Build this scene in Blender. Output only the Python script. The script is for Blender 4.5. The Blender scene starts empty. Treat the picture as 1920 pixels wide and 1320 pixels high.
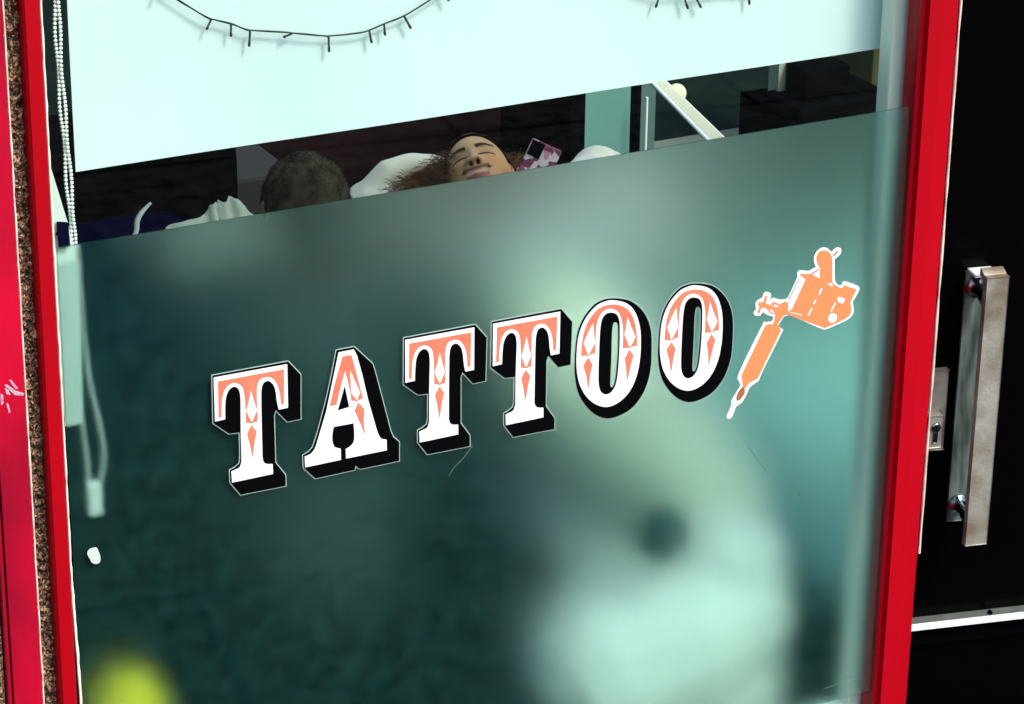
import bpy, bmesh, math, random
import numpy as np
from mathutils import Vector, Matrix, noise
random.seed(7)
S = bpy.context.scene
col = S.collection
# ------------------------------------------------------------------ camera
YAW, PITCH, ROLL, FPX = 0.48695, 0.40610, 0.013482, 5472.84
C = Vector((-1.165098, -3.524362, 2.640062))
def basis():
    cy, sy, cp, sp = math.cos(YAW), math.sin(YAW), math.cos(PITCH), math.sin(PITCH)
    F = Vector((sy*cp, cy*cp, -sp)); R0 = Vector((cy, -sy, 0)); U0 = R0.cross(F)
    cr, sr = math.cos(ROLL), math.sin(ROLL)
    return (cr*R0+sr*U0), (-sr*R0+cr*U0), F
RT, UP, FW = basis()
cam = bpy.data.cameras.new('camera'); co = bpy.data.objects.new('camera', cam); col.objects.link(co)
cam.sensor_width = 36; cam.lens = FPX/1920*36; cam.clip_start = .05; cam.clip_end = 200
co.matrix_world = Matrix(((RT.x, UP.x, -FW.x, C.x), (RT.y, UP.y, -FW.y, C.y), (RT.z, UP.z, -FW.z, C.z), (0, 0, 0, 1)))
S.camera = co
# ------------------------------------------------------------------ light
SUN_EL, SUN_AZ = math.radians(52), math.radians(150)      # azimuth measured clockwise from +Y
w = bpy.data.worlds.new("World"); S.world = w; w.use_nodes = True
nt = w.node_tree; nt.nodes.clear()
sky = nt.nodes.new('ShaderNodeTexSky'); sky.sky_type = 'NISHITA'; sky.sun_disc = False
sky.sun_elevation = SUN_EL; sky.sun_rotation = SUN_AZ; sky.air_density = 1; sky.dust_density = 3; sky.ozone_density = 1
bg = nt.nodes.new('ShaderNodeBackground'); bg.inputs[1].default_value = .15
wo = nt.nodes.new('ShaderNodeOutputWorld')
nt.links.new(sky.outputs[0], bg.inputs[0]); nt.links.new(bg.outputs[0], wo.inputs[0])
sl = bpy.data.lights.new('sun', 'SUN'); sl.energy = 1.4; sl.angle = math.radians(12); sl.color = (1, .97, .92)
so = bpy.data.objects.new('sun', sl); col.objects.link(so)
sd = Vector((math.sin(SUN_AZ)*math.cos(SUN_EL), math.cos(SUN_AZ)*math.cos(SUN_EL), math.sin(SUN_EL)))
so.rotation_euler = sd.to_track_quat('Z', 'Y').to_euler()
S.view_settings.view_transform = 'Standard'; S.view_settings.look = 'None'; S.view_settings.gamma = 1
S.view_settings.exposure = 1.1
S.cycles.max_bounces = 14; S.cycles.transmission_bounces = 12; S.cycles.transparent_max_bounces = 12
S.cycles.caustics_refractive = True; S.cycles.caustics_reflective = False
S.cycles.sample_clamp_indirect = 20
# ------------------------------------------------------------------ helpers
def ray(px, py): return FW + RT*((px-960)/FPX) - UP*((py-660)/FPX)
def at(px, py, y=0.0):
    d = ray(px, py); return C + d*((y-C.y)/d.y)
def onplane(px, py, p0, n):
    d = ray(px, py); return C + d*((p0-C).dot(n)/d.dot(n))
def tag(o, label=None, cat=None, group=None, kind=None):
    if label: o['label'] = label
    if cat: o['category'] = cat
    if group: o['group'] = group
    if kind: o['kind'] = kind
    return o
def empty(name, loc=(0, 0, 0), **k):
    o = bpy.data.objects.new(name, None); col.objects.link(o); o.location = loc; o.empty_display_size = .05
    return tag(o, **k)
def link(name, me, mat, parent=None, smooth=False):
    o = bpy.data.objects.new(name, me); col.objects.link(o)
    if mat: 
        me.materials.clear(); me.materials.append(mat)
    if smooth: me.shade_smooth()
    if parent:
        o.parent = parent
        if parent.parent is None: o.matrix_parent_inverse = Matrix.Translation(parent.location).inverted()
    return o
def link_bm(name, bm, mat, parent=None, smooth=False):
    bmesh.ops.recalc_face_normals(bm, faces=bm.faces)
    me = bpy.data.meshes.new(name); bm.to_mesh(me); bm.free(); return link(name, me, mat, parent, smooth)
def box(bm, lo, hi, bev=0, seg=2):
    r = bmesh.ops.create_cube(bm, size=1)
    lo, hi = Vector(lo), Vector(hi); vs = r['verts']
    for v in vs: v.co = Vector([(lo[i]+hi[i])/2+v.co[i]*(hi[i]-lo[i]) for i in range(3)])
    if bev:
        es = list({e for v in vs for e in v.link_edges})
        bmesh.ops.bevel(bm, geom=es, offset=bev, segments=seg, affect='EDGES', profile=.6)
    return vs
def obox(bm, o, ax, ay, az, bev=0, seg=2):
    """box from origin corner o along three vectors"""
    r = bmesh.ops.create_cube(bm, size=1)
    for v in r['verts']: v.co = o+ax*(v.co.x+.5)+ay*(v.co.y+.5)+az*(v.co.z+.5)
    if bev:
        es = list({e for v in r['verts'] for e in v.link_edges})
        bmesh.ops.bevel(bm, geom=es, offset=bev, segments=seg, affect='EDGES', profile=.6)
def tube(bm, pts, r, n=8, caps=True):
    pts = [Vector(p) for p in pts]; rings = []
    prev = None
    for i, p in enumerate(pts):
        t = (pts[min(i+1, len(pts)-1)]-pts[max(i-1, 0)]).normalized()
        if prev is None: a = t.orthogonal().normalized()
        else: a = (prev-t*prev.dot(t)).normalized()
        prev = a; b = t.cross(a); rr = r[i] if isinstance(r, (list, tuple)) else r
        rings.append([bm.verts.new(p+a*rr*math.cos(k*2*math.pi/n)+b*rr*math.sin(k*2*math.pi/n)) for k in range(n)])
    for i in range(len(rings)-1):
        for k in range(n): bm.faces.new((rings[i][k], rings[i][(k+1) % n], rings[i+1][(k+1) % n], rings[i+1][k]))
    if caps: bm.faces.new(rings[0][::-1]); bm.faces.new(rings[-1])
def crom(pts, n=8, closed=False):
    out = []; P = [Vector(p) for p in pts]; L = len(P)
    rng = range(L if closed else L-1)
    for i in rng:
        p0 = P[(i-1) % L] if closed or i > 0 else P[i]; p1 = P[i]; p2 = P[(i+1) % L]; p3 = P[(i+2) % L] if closed or i+2 < L else P[-1]
        for k in range(n):
            t = k/n
            out.append(.5*((2*p1)+(p2-p0)*t+(2*p0-5*p1+4*p2-p3)*t*t+(3*p1-3*p2+p3-p0)*t**3))
    if not closed: out.append(P[-1])
    return out
def mixed(pts, n=6):
    """closed outline: (x,y) is a corner, (x,y,1) is passed smoothly"""
    out = []; L = len(pts)
    for i in range(L):
        a, b = pts[i], pts[(i+1) % L]; A, B = Vector(a[:2]), Vector(b[:2])
        sa, sb = len(a) > 2, len(b) > 2
        if not (sa or sb): out.append(A); continue
        ta = (B-Vector(pts[i-1][:2]))*.5 if sa else (B-A)
        tb = (Vector(pts[(i+2) % L][:2])-A)*.5 if sb else (B-A)
        for k in range(n):
            t = k/n; h1 = 2*t**3-3*t*t+1; h2 = t**3-2*t*t+t; h3 = -2*t**3+3*t*t; h4 = t**3-t*t
            out.append(A*h1+ta*h2+B*h3+tb*h4)
    return out
def fill2d(name, polys, y, th, mat, parent, offset=0.0):
    """flat vinyl: outlines in the window plane (x,z) -> thin solid facing the street at depth y"""
    cu = bpy.data.curves.new('c', 'CURVE'); cu.dimensions = '2D'; cu.fill_mode = 'BOTH'; cu.extrude = th/2; cu.offset = offset
    for P in polys:
        s = cu.splines.new('POLY'); s.points.add(len(P)-1); s.use_cyclic_u = True
        for i, p in enumerate(P): s.points[i].co = (p[0], p[1], 0, 1)
    ob = bpy.data.objects.new('c', cu); col.objects.link(ob)
    me = bpy.data.meshes.new_from_object(ob.evaluated_get(bpy.context.evaluated_depsgraph_get()))
    bpy.data.objects.remove(ob); bpy.data.curves.remove(cu)
    me.transform(Matrix(((1, 0, 0, 0), (0, 0, -1, y), (0, 1, 0, 0), (0, 0, 0, 1))))
    me.name = name
    return link(name, me, mat, parent)
def prism(bm, pts, d):
    """closed 3-D outline extruded by vector d"""
    a = [bm.verts.new(p) for p in pts]; b = [bm.verts.new(Vector(p)+Vector(d)) for p in pts]
    bm.faces.new(a); bm.faces.new(b[::-1]); n = len(a)
    for i in range(n): bm.faces.new((a[i], b[i], b[(i+1) % n], a[(i+1) % n]))
def remeshed(bm, voxel, smooth=4):
    me = bpy.data.meshes.new('r'); bm.to_mesh(me); bm.free()
    ob = bpy.data.objects.new('r', me); col.objects.link(ob)
    m = ob.modifiers.new('r', 'REMESH'); m.mode = 'VOXEL'; m.voxel_size = voxel; m.use_smooth_shade = True
    if smooth:
        s = ob.modifiers.new('s', 'SMOOTH'); s.iterations = smooth; s.factor = .5
    out = bpy.data.meshes.new_from_object(ob.evaluated_get(bpy.context.evaluated_depsgraph_get()))
    bpy.data.objects.remove(ob); bpy.data.meshes.remove(me)
    return out
def ball(bm, c, r, M=None, sub=3):
    ret = bmesh.ops.create_icosphere(bm, subdivisions=sub, radius=1)
    r = Vector(r) if hasattr(r, '__len__') else Vector((r, r, r))
    for v in ret['verts']:
        p = Vector((v.co.x*r.x, v.co.y*r.y, v.co.z*r.z)); v.co = Vector(c)+((M @ p) if M else p)
def limb(bm, pts, radii):
    """tapered chain of overlapping balls, joined later by the voxel remesh"""
    for i in range(len(pts)-1):
        a, b = Vector(pts[i]), Vector(pts[i+1]); n = max(2, int((b-a).length/(min(radii[i], radii[i+1])*.35)))
        for k in range(n+1):
            t = k/n; ball(bm, a.lerp(b, t), radii[i]*(1-t)+radii[i+1]*t, sub=2)
# ------------------------------------------------------------------ materials
def mat(name, c=(.5, .5, .5), rough=.5, metal=0, spec=.5, coat=0, var=None, vscale=8, vdet=5, bump=0, bscale=60, attr=None, vstretch=None):
    m = bpy.data.materials.new(name); m.use_nodes = True; n = m.node_tree; b = n.nodes['Principled BSDF']
    b.inputs['Base Color'].default_value = (*c, 1); b.inputs['Roughness'].default_value = rough
    b.inputs['Metallic'].default_value = metal; b.inputs['Specular IOR Level'].default_value = spec
    b.inputs['Coat Weight'].default_value = coat
    tc = n.nodes.new('ShaderNodeTexCoord')
    src = tc.outputs['Object']
    if vstretch:
        mp = n.nodes.new('ShaderNodeMapping'); mp.inputs['Scale'].default_value = vstretch; n.links.new(src, mp.inputs[0]); src = mp.outputs[0]
    if attr:
        a = n.nodes.new('ShaderNodeAttribute'); a.attribute_name = attr; n.links.new(a.outputs['Color'], b.inputs['Base Color'])
    elif var:
        t = n.nodes.new('ShaderNodeTexNoise'); t.inputs['Scale'].default_value = vscale; t.inputs['Detail'].default_value = vdet
        n.links.new(src, t.inputs['Vector'])
        r = n.nodes.new('ShaderNodeValToRGB'); r.color_ramp.elements[0].position = .35; r.color_ramp.elements[1].position = .65
        r.color_ramp.elements[0].color = (*c, 1); r.color_ramp.elements[1].color = (*var, 1)
        n.links.new(t.outputs['Fac'], r.inputs[0]); n.links.new(r.outputs[0], b.inputs['Base Color'])
    if bump:
        t = n.nodes.new('ShaderNodeTexNoise'); t.inputs['Scale'].default_value = bscale; t.inputs['Detail'].default_value = 6
        n.links.new(src, t.inputs['Vector']); bp = n.nodes.new('ShaderNodeBump'); bp.inputs['Strength'].default_value = bump; bp.inputs['Distance'].default_value = .002
        n.links.new(t.outputs['Fac'], bp.inputs['Height']); n.links.new(bp.outputs[0], b.inputs['Normal'])
    return m
M_RED = mat('red_gloss_paint', (.41, .0006, .008), .42, spec=.15, var=(.29, .0005, .004), vscale=5, bump=.12, bscale=90, vstretch=(1, 1, .15))
M_PANEL = mat('worn_reflecting_crimson', (.60, .002, .028), .28, var=(.24, .002, .016), vscale=7, vstretch=(1, 1, .35), bump=.25, bscale=50)  # darker tone mixes wear streaks with a dark reflection put into the colour
M_WSTRIP = mat('pale_edge', (.85, .72, .6), .5, var=(.6, .45, .35), vscale=30)
M_BLIND = mat('white_blind_fabric', (.80, .89, .86), .8, var=(.74, .83, .81), vscale=1.6, vdet=3, bump=.12, bscale=700)
M_BLACK = mat('black_vinyl', (.0012, .0012, .0018), .5, spec=.05)
M_WHITE = mat('white_vinyl', (.86, .86, .86), .5)
M_SALMON = mat('salmon_vinyl', (.86, .20, .115), .5, var=(.80, .165, .09), vscale=40)
M_ORANGE = mat('orange_vinyl', (.93, .235, .085), .5)
M_BROWNLINE = mat('brown_line_vinyl', (.35, .12, .04), .5)
M_EDGE = mat('clear_vinyl_edge', (.35, .48, .43), .4)
M_STEEL = mat('brushed_steel', (.46, .45, .39), .5, metal=.5, var=(.25, .20, .14), vscale=17, vdet=10, bump=.3, bscale=200)
M_STEEL2 = mat('dull_back_steel', (.24, .30, .27), .45, metal=.6, var=(.06, .09, .08), vscale=22, bump=.4, bscale=70, vstretch=(3, 3, .5))
M_CHROME = mat('dark_chrome', (.30, .36, .38), .12, metal=1, var=(.05, .08, .09), vscale=90, bump=.6, bscale=120)
M_ALU = mat('pale_aluminium', (.85, .92, .90), .4, metal=.2)
M_ALU2 = mat('dull_aluminium', (.22, .25, .22), .45, metal=.6, var=(.15, .18, .15), vscale=40)
M_DOOR = mat('black_glass_door', (.001, .001, .001), .25, spec=.04)
M_JAMB = mat('pale_grey_paint', (.84, .88, .78), .5, var=(.72, .76, .66), vscale=12, vstretch=(1, 1, .3))
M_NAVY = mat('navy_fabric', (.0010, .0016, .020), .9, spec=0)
M_CORD = mat('cream_plastic', (.9, .9, .82), .4)
M_WIRE = mat('dark_green_wire', (.004, .012, .014), .4)
M_CREAM = mat('cream_fabric', (.88, .88, .67), .9, var=(.82, .82, .60), vscale=14, bump=.3, bscale=60)
M_CREAMY = mat('warm_cream_fabric', (.78, .76, .48), .9, var=(.7, .68, .44), vscale=14, bump=.3, bscale=60)
M_LIME = mat('lime_fabric', (.9, .72, .008), .8)
M_TEAL = mat('pale_teal_laminate', (.13, .29, .25), .6, var=(.10, .24, .21), vscale=3)
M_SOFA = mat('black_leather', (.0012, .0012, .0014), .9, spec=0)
M_DARKBROWN = mat('dark_brown', (.004, .0016, .0022), .8, spec=0, var=(.008, .0035, .004), vscale=6)
M_SKIN = mat('skin', (.6, .36, .22), .6, spec=.12, attr='tone', bump=.15, bscale=260)
M_HAIR = mat('dark_brown_hair', (.032, .022, .011), .8, spec=.08, var=(.14, .105, .058), vscale=38)
M_CURL = mat('brown_curly_hair', (.07, .034, .014), .8, spec=.1, var=(.20, .11, .05), vscale=30)
M_JUMPER = mat('grey_jumper', (.10, .13, .115), .9)
M_DARK = mat('black_plastic', (.0015, .002, .002), .8, spec=0)
M_BEIGE = mat('beige_wood', (.42, .46, .34), .6, var=(.26, .3, .22), vscale=20, vstretch=(1, 1, .2))
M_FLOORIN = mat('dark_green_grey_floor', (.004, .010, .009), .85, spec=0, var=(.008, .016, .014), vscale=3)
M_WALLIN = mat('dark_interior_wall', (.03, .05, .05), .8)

M_COUNTER = mat('teal_counter_laminate', (.20, .43, .35), .7, var=(.16, .36, .29), vscale=3)
M_GREY = mat('grey_teal_fabric', (.03, .055, .055), .9)
M_TROUS = mat('white_fabric', (.93, .92, .80), .9)
def m_slabs():
    m = bpy.data.materials.new('pavement_slabs'); m.use_nodes = True; n = m.node_tree; b = n.nodes['Principled BSDF']
    tc = n.nodes.new('ShaderNodeTexCoord'); mp = n.nodes.new('ShaderNodeMapping'); mp.inputs['Rotation'].default_value = (0, 0, math.radians(-8))
    n.links.new(tc.outputs['Object'], mp.inputs[0])
    br = n.nodes.new('ShaderNodeTexBrick'); br.inputs['Scale'].default_value = 1.0; br.inputs['Mortar Size'].default_value = .012
    br.inputs['Brick Width'].default_value = .9; br.inputs['Row Height'].default_value = .6
    br.inputs['Color1'].default_value = (.055, .055, .048, 1); br.inputs['Color2'].default_value = (.030, .031, .028, 1); br.inputs['Mortar'].default_value = (.001, .001, .001, 1)
    n.links.new(mp.outputs[0], br.inputs[0])
    no = n.nodes.new('ShaderNodeTexNoise'); no.inputs['Scale'].default_value = 16; no.inputs['Detail'].default_value = 12; no.inputs['Roughness'].default_value = .78
    n.links.new(tc.outputs['Object'], no.inputs['Vector'])
    r = n.nodes.new('ShaderNodeValToRGB'); r.color_ramp.elements[0].position = .38; r.color_ramp.elements[0].color = (.02, .02, .02, 1); r.color_ramp.elements[1].position = .60; r.color_ramp.elements[1].color = (1.1, 1.1, 1.1, 1)
    n.links.new(no.outputs['Fac'], r.inputs[0])
    mx = n.nodes.new('ShaderNodeMix'); mx.data_type = 'RGBA'; mx.blend_type = 'MULTIPLY'; mx.inputs[0].default_value = 1
    n.links.new(br.outputs['Color'], mx.inputs[6]); n.links.new(r.outputs[0], mx.inputs[7]); n.links.new(mx.outputs[2], b.inputs['Base Color'])
    b.inputs['Roughness'].default_value = .9; b.inputs['Specular IOR Level'].default_value = 0.03
    return m
def m_stone():
    m = bpy.data.materials.new('brown_aggregate'); m.use_nodes = True; n = m.node_tree; b = n.nodes['Principled BSDF']
    tc = n.nodes.new('ShaderNodeTexCoord'); v = n.nodes.new('ShaderNodeTexVoronoi'); v.inputs['Scale'].default_value = 190; n.links.new(tc.outputs['Object'], v.inputs['Vector'])
    v.feature = 'DISTANCE_TO_EDGE'
    no = n.nodes.new('ShaderNodeTexNoise'); no.inputs['Scale'].default_value = 150; no.inputs['Detail'].default_value = 4; no.inputs['Distortion'].default_value = 1.5; n.links.new(tc.outputs['Object'], no.inputs['Vector'])
    r = n.nodes.new('ShaderNodeValToRGB'); e = r.color_ramp.elements; e[0].position = .40; e[0].color = (.002, .0015, .001, 1); e[1].position = .70; e[1].color = (.75, .50, .28, 1)
    x = e.new(.52); x.color = (.16, .085, .045, 1)
    n.links.new(no.outputs['Fac'], r.inputs[0]); n.links.new(r.outputs[0], b.inputs['Base Color'])
    bp = n.nodes.new('ShaderNodeBump'); bp.inputs['Strength'].default_value = 1; bp.inputs['Distance'].default_value = .004
    n.links.new(no.outputs['Fac'], bp.inputs['Height']); n.links.new(bp.outputs[0], b.inputs['Normal']); b.inputs['Roughness'].default_value = .35
    return m
def m_glass():
    m = bpy.data.materials.new('clear_window_glass'); m.use_nodes = True; n = m.node_tree; n.nodes.clear()
    o = n.nodes.new('ShaderNodeOutputMaterial'); t = n.nodes.new('ShaderNodeBsdfTransparent'); t.inputs[0].default_value = (.93, .99, .975, 1)
    g = n.nodes.new('ShaderNodeBsdfGlossy'); g.inputs['Roughness'].default_value = 0.0
    f = n.nodes.new('ShaderNodeFresnel')
    ge = n.nodes.new('ShaderNodeNewGeometry'); ir = n.nodes.new('ShaderNodeMapRange'); ir.inputs[3].default_value = 1.5; ir.inputs[4].default_value = 1/1.5
    n.links.new(ge.outputs['Backfacing'], ir.inputs[0]); n.links.new(ir.outputs[0], f.inputs[0])     # plain air-to-glass reflectance on both faces
    mx = n.nodes.new('ShaderNodeMixShader'); n.links.new(f.outputs[0], mx.inputs[0]); n.links.new(t.outputs[0], mx.inputs[1]); n.links.new(g.outputs[0], mx.inputs[2]); n.links.new(mx.outputs[0], o.inputs[0])
    return m
FILM_ROUGH = .35
def m_film():
    m = bpy.data.materials.new('frosted_film'); m.use_nodes = True; n = m.node_tree; n.nodes.clear()
    o = n.nodes.new('ShaderNodeOutputMaterial')
    rf = n.nodes.new('ShaderNodeBsdfRefraction'); rf.inputs['IOR'].default_value = 1.45; rf.inputs['Roughness'].default_value = FILM_ROUGH; rf.inputs['Color'].default_value = (.93, 1, .99, 1)
    df = n.nodes.new('ShaderNodeBsdfDiffuse'); df.inputs[0].default_value = (.08, .37, .34, 1)
    mx = n.nodes.new('ShaderNodeMixShader')
    tc = n.nodes.new('ShaderNodeTexCoord')
    v = n.nodes.new('ShaderNodeTexVoronoi'); v.inputs['Scale'].default_value = 75; n.links.new(tc.outputs['Object'], v.inputs['Vector'])
    lt = n.nodes.new('ShaderNodeMath'); lt.operation = 'LESS_THAN'; n.links.new(v.outputs['Distance'], lt.inputs[0])
    sep = n.nodes.new('ShaderNodeSeparateColor'); n.links.new(v.outputs['Color'], sep.inputs[0])
    sz = n.nodes.new('ShaderNodeMath'); sz.operation = 'MULTIPLY'; sz.inputs[1].default_value = .15; n.links.new(sep.outputs[0], sz.inputs[0]); gt = n.nodes.new('ShaderNodeMath'); gt.operation = 'GREATER_THAN'; gt.inputs[1].default_value = .72; n.links.new(sep.outputs[1], gt.inputs[0]); mm = n.nodes.new('ShaderNodeMath'); mm.operation = 'MULTIPLY'; n.links.new(sz.outputs[0], mm.inputs[0]); n.links.new(gt.outputs[0], mm.inputs[1]); n.links.new(mm.outputs[0], lt.inputs[1])
    no = n.nodes.new('ShaderNodeTexNoise'); no.inputs['Scale'].default_value = 30; no.inputs['Detail'].default_value = 12; no.inputs['Roughness'].default_value = .85; n.links.new(tc.outputs['Object'], no.inputs['Vector'])
    mr = n.nodes.new('ShaderNodeMapRange'); mr.inputs[1].default_value = .36; mr.inputs[2].default_value = .64; mr.inputs[3].default_value = .02; mr.inputs[4].default_value = .075; n.links.new(no.outputs['Fac'], mr.inputs[0])
    sc = n.nodes.new('ShaderNodeMath'); sc.operation = 'MULTIPLY_ADD'; sc.inputs[1].default_value = .35; n.links.new(lt.outputs[0], sc.inputs[0]); n.links.new(mr.outputs[0], sc.inputs[2])
    n.links.new(sc.outputs[0], mx.inputs[0]); n.links.new(rf.outputs[0], mx.inputs[1]); n.links.new(df.outputs[0], mx.inputs[2]); n.links.new(mx.outputs[0], o.inputs[0])
    return m
def m_case():
    m = bpy.data.materials.new('pink_marbled_case'); m.use_nodes = True; n = m.node_tree; b = n.nodes['Principled BSDF']
    tc = n.nodes.new('ShaderNodeTexCoord'); v = n.nodes.new('ShaderNodeTexVoronoi'); v.inputs['Scale'].default_value = 75; n.links.new(tc.outputs['Object'], v.inputs['Vector'])
    sep = n.nodes.new('ShaderNodeSeparateColor'); n.links.new(v.outputs['Color'], sep.inputs[0])
    r = n.nodes.new('ShaderNodeValToRGB'); r.color_ramp.interpolation = 'CONSTANT'; e = r.color_ramp.elements
    e[0].position = 0; e[0].color = (.20, .03, .08, 1); e[1].position = .3; e[1].color = (.62, .25, .33, 1); x = e.new(.5); x.color = (.8, .62, .6, 1); x = e.new(.75); x.color = (.36, .09, .16, 1)
    n.links.new(sep.outputs[0], r.inputs[0]); n.links.new(r.outputs[0], b.inputs['Base Color']); b.inputs['Roughness'].default_value = .3
    return m
M_GLASS = m_glass(); M_FILM = m_film(); M_STONE = m_stone(); M_SLABS = m_slabs(); M_CASE = m_case()
# ------------------------------------------------------------------ setting
W = 1.4; ZF = 1.2062          # glass width; top edge of the frosted film
ZB = at(1600, 1308).z; ZT = 2.25; FLOOR = -.30
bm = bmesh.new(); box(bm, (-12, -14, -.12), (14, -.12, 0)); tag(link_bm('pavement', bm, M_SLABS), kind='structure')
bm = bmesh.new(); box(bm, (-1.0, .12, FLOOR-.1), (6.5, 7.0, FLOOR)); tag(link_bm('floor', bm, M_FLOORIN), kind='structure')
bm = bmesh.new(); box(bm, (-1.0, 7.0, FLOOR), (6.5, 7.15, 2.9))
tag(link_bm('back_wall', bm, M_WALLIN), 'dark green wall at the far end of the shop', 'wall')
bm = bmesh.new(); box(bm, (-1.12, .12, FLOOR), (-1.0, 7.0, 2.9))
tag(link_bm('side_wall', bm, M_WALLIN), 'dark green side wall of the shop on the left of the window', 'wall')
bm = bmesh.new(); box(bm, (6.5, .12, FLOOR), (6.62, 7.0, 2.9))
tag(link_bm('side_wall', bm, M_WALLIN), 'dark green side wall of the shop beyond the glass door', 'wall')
# ------------------------------------------------------------------ shop window
win = empty('shop_window', (0, 0, 0), label='tall red framed shop window with frosted lower film and clear strip above', cat='window')
Z0 = .02
def jamb(prof, name, m, parent=win, z0=Z0, z1=ZT+.1):
    bm = bmesh.new(); prism(bm, [(x, y, z0) for x, y in prof], (0, 0, z1-z0)); return link_bm(name, bm, m, parent)
# right jamb: quirk, two flat facets
jr = jamb([(1.4, .03), (1.4, -.002), (1.4035, -.006), (1.4065, -.002), (1.409, -.002), (1.4105, -.011), (1.436, -.0125), (1.4375, -.0105), (1.4645, -.0095), (1.4665, -.006), (1.4665, .05)], 'jamb', M_RED)
jl = jamb([(-.0015, .03), (-.0015, -.004), (-.004, -.010), (-.024, -.011), (-.027, -.007), (-.027, .03)], 'jamb', M_RED)
bm = bmesh.new()
pts = []
for i in range(60):
    z = ZT-(ZT-.42)*i/59
    pts.append((1.4680+.0006*noise.noise((0, 0, z*9)), -.0105, z))
tube(bm, pts, [.0026*max(.25, min(1, .9+1.1*noise.noise((3, 0, z[2]*14)))) for z in pts], 6)
link_bm('edge_strip', bm, M_WSTRIP, win)
bm = bmesh.new(); box(bm, (-.0015, -.011, ZT), (1.4, .03, ZT+.08), .003); link_bm('head_rail', bm, M_RED, win)
bm = bmesh.new(); box(bm, (-.0015, -.011, Z0), (1.4, .03, Z0+.06), .003); link_bm('bottom_rail', bm, M_RED, win)
bm = bmesh.new(); box(bm, (0, .03, Z0+.02), (1.4, .075, ZB-.045), .003); link_bm('sill', bm, M_JAMB, win)
bm = bmesh.new(); box(bm, (0, 0, Z0+.06), (1.4, .006, ZT)); link_bm('glass_pane', bm, M_GLASS, win)
bm = bmesh.new(); box(bm, (.008, .0066, ZB), (1.3985, .0084, ZF)); film = link_bm('frosted_film', bm, M_FILM, win)
bm = bmesh.new()
box(bm, (1.381, .042, Z0), (1.42, .075, ZT), .004); link_bm('inner_jamb', bm, M_JAMB, win)
# sealant along the left glass edge, thicker and torn low down
bm = bmesh.new(); pts = []; rr = []
for i in range(150):
    z = ZT-(ZT-.2)*i/149
    lo = z < .70
    pts.append((.0010+(.004 if lo else 0)*min(1, (.70-z)*6 if lo else 0)+.0009*noise.noise((7, 0, z*40)), -.0012, z)); rr.append((.0016 if not lo else .0022)*(1+.7*noise.noise((1, 5, z*60))))
tube(bm, pts, rr, 6)
link_bm('sealant', bm, M_JAMB, win)
# left inner board with slanting top
P = [(90, 296), (127, 417), (145, 500), (152, 640), (156, 792), (122, 800), (112, 640), (96, 450)]
bm = bmesh.new(); prism(bm, [at(x, y, .030) for x, y in P], (0, .006, 0)); link_bm('inner_board', bm, M_JAMB, win)
bm = bmesh.new(); P = [(109, 418), (128, 419), (132, 462), (113, 466), (111, 444), (106, 441), (110, 437)]
prism(bm, [at(x, y, .022) for x, y in P], (0, .006, 0)); link_bm('bracket', bm, M_NAVY, win)
bm = bmesh.new()
for P in ([(842, 893), (850, 878), (868, 860), (886, 834)], [(1404, 838), (1420, 862), (1441, 888)], [(488, 403), (497, 416), (503, 402)], [(1545, 1292), (1600, 1270), (1606, 1262)], [(1496, 920), (1499, 930)]):
    q = crom([at(x, y, .0062) for x, y in P], 4); tube(bm, q, [.0004+.0003*noise.noise(Vector((i*.9, x, 0))) for i, x in enumerate([P[0][0]]*len(q))], 4)
link_bm('scratches', bm, mat('scratch', (.16, .24, .21), .6), film)
# ------------------------------------------------------------------ masonry and panels beside the window
def slab(name, x0, x1, y0, y1, z1, m, label, cat, bev=.002, parent=None):
    bm = bmesh.new(); box(bm, (x0, y0, .001), (x1, y1, z1), bev); o = link_bm(name, bm, m, parent)
    if label: tag(o, label, cat)
    return o
bm = bmesh.new()
nx, nz = 14, 900
x0, x1 = -.0515, -.0275
g = [[bm.verts.new((x0+(x1-x0)*i/nx, .012-.007*noise.noise((i*.33, 0, k*.55))-.004*abs(noise.noise((i*.8, 4, k*.9))), .001+2.9*k/nz)) for i in range(nx+1)] for k in range(nz+1)]
for k in range(nz):
    for i in range(nx): bm.faces.new((g[k][i], g[k][i+1], g[k+1][i+1], g[k+1][i]))
box(bm, (x0, .022, .001), (x1, .08, 2.9))
tag(link_bm('stone_pilaster', bm, M_STONE), 'narrow strip of rough brown pebbly stone between the red panel and window frame', 'wall')
pan = empty('painted_panel', (-.08, 0, 0), label='glossy crimson painted wall panel at the far left of the window', cat='wall')
slab('face', -.0965, -.0545, -.012, .08, 2.9, M_PANEL, None, None, .0015, pan)
slab('moulding', -.104, -.0985, -.010, .08, 2.9, M_PANEL, None, None, .002, pan)
bm = bmesh.new(); pts = []; 
for i in range(120):
    z = 2.85-2.8*i/119; pts.append((-.0530+.0006*noise.noise((2, 2, z*22)), -.0115, z))
tube(bm, pts, [.0014*(1+.8*noise.noise((9, 0, p[2]*45))) for p in pts], 5); link_bm('bare_edge', bm, M_WSTRIP, pan)
bm = bmesh.new()
for P in ([(8, 722), (13, 721), (30, 733), (45, 737), (44, 742), (28, 741)], [(17, 713), (21, 712), (34, 728), (29, 730)], [(1, 738), (6, 741), (7, 756), (2, 760)], [(12, 757), (15, 756), (20, 773), (17, 775)], [(9, 727), (16, 731), (20, 741), (12, 739)]):
    prism(bm, [at(x, y, -.0125) for x, y in P], (0, .0008, 0))
link_bm('chipped_paint', bm, mat('bare_primer', (.62, .50, .52), .6, var=(.35, .2, .28), vscale=120), pan)
bm = bmesh.new(); box(bm, (-3.5, .0, .001), (-.106, .12, 2.9)); 
tag(link_bm('stone_wall', bm, M_STONE), 'brown pebbly stone wall left of the crimson panel', 'wall')
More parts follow.
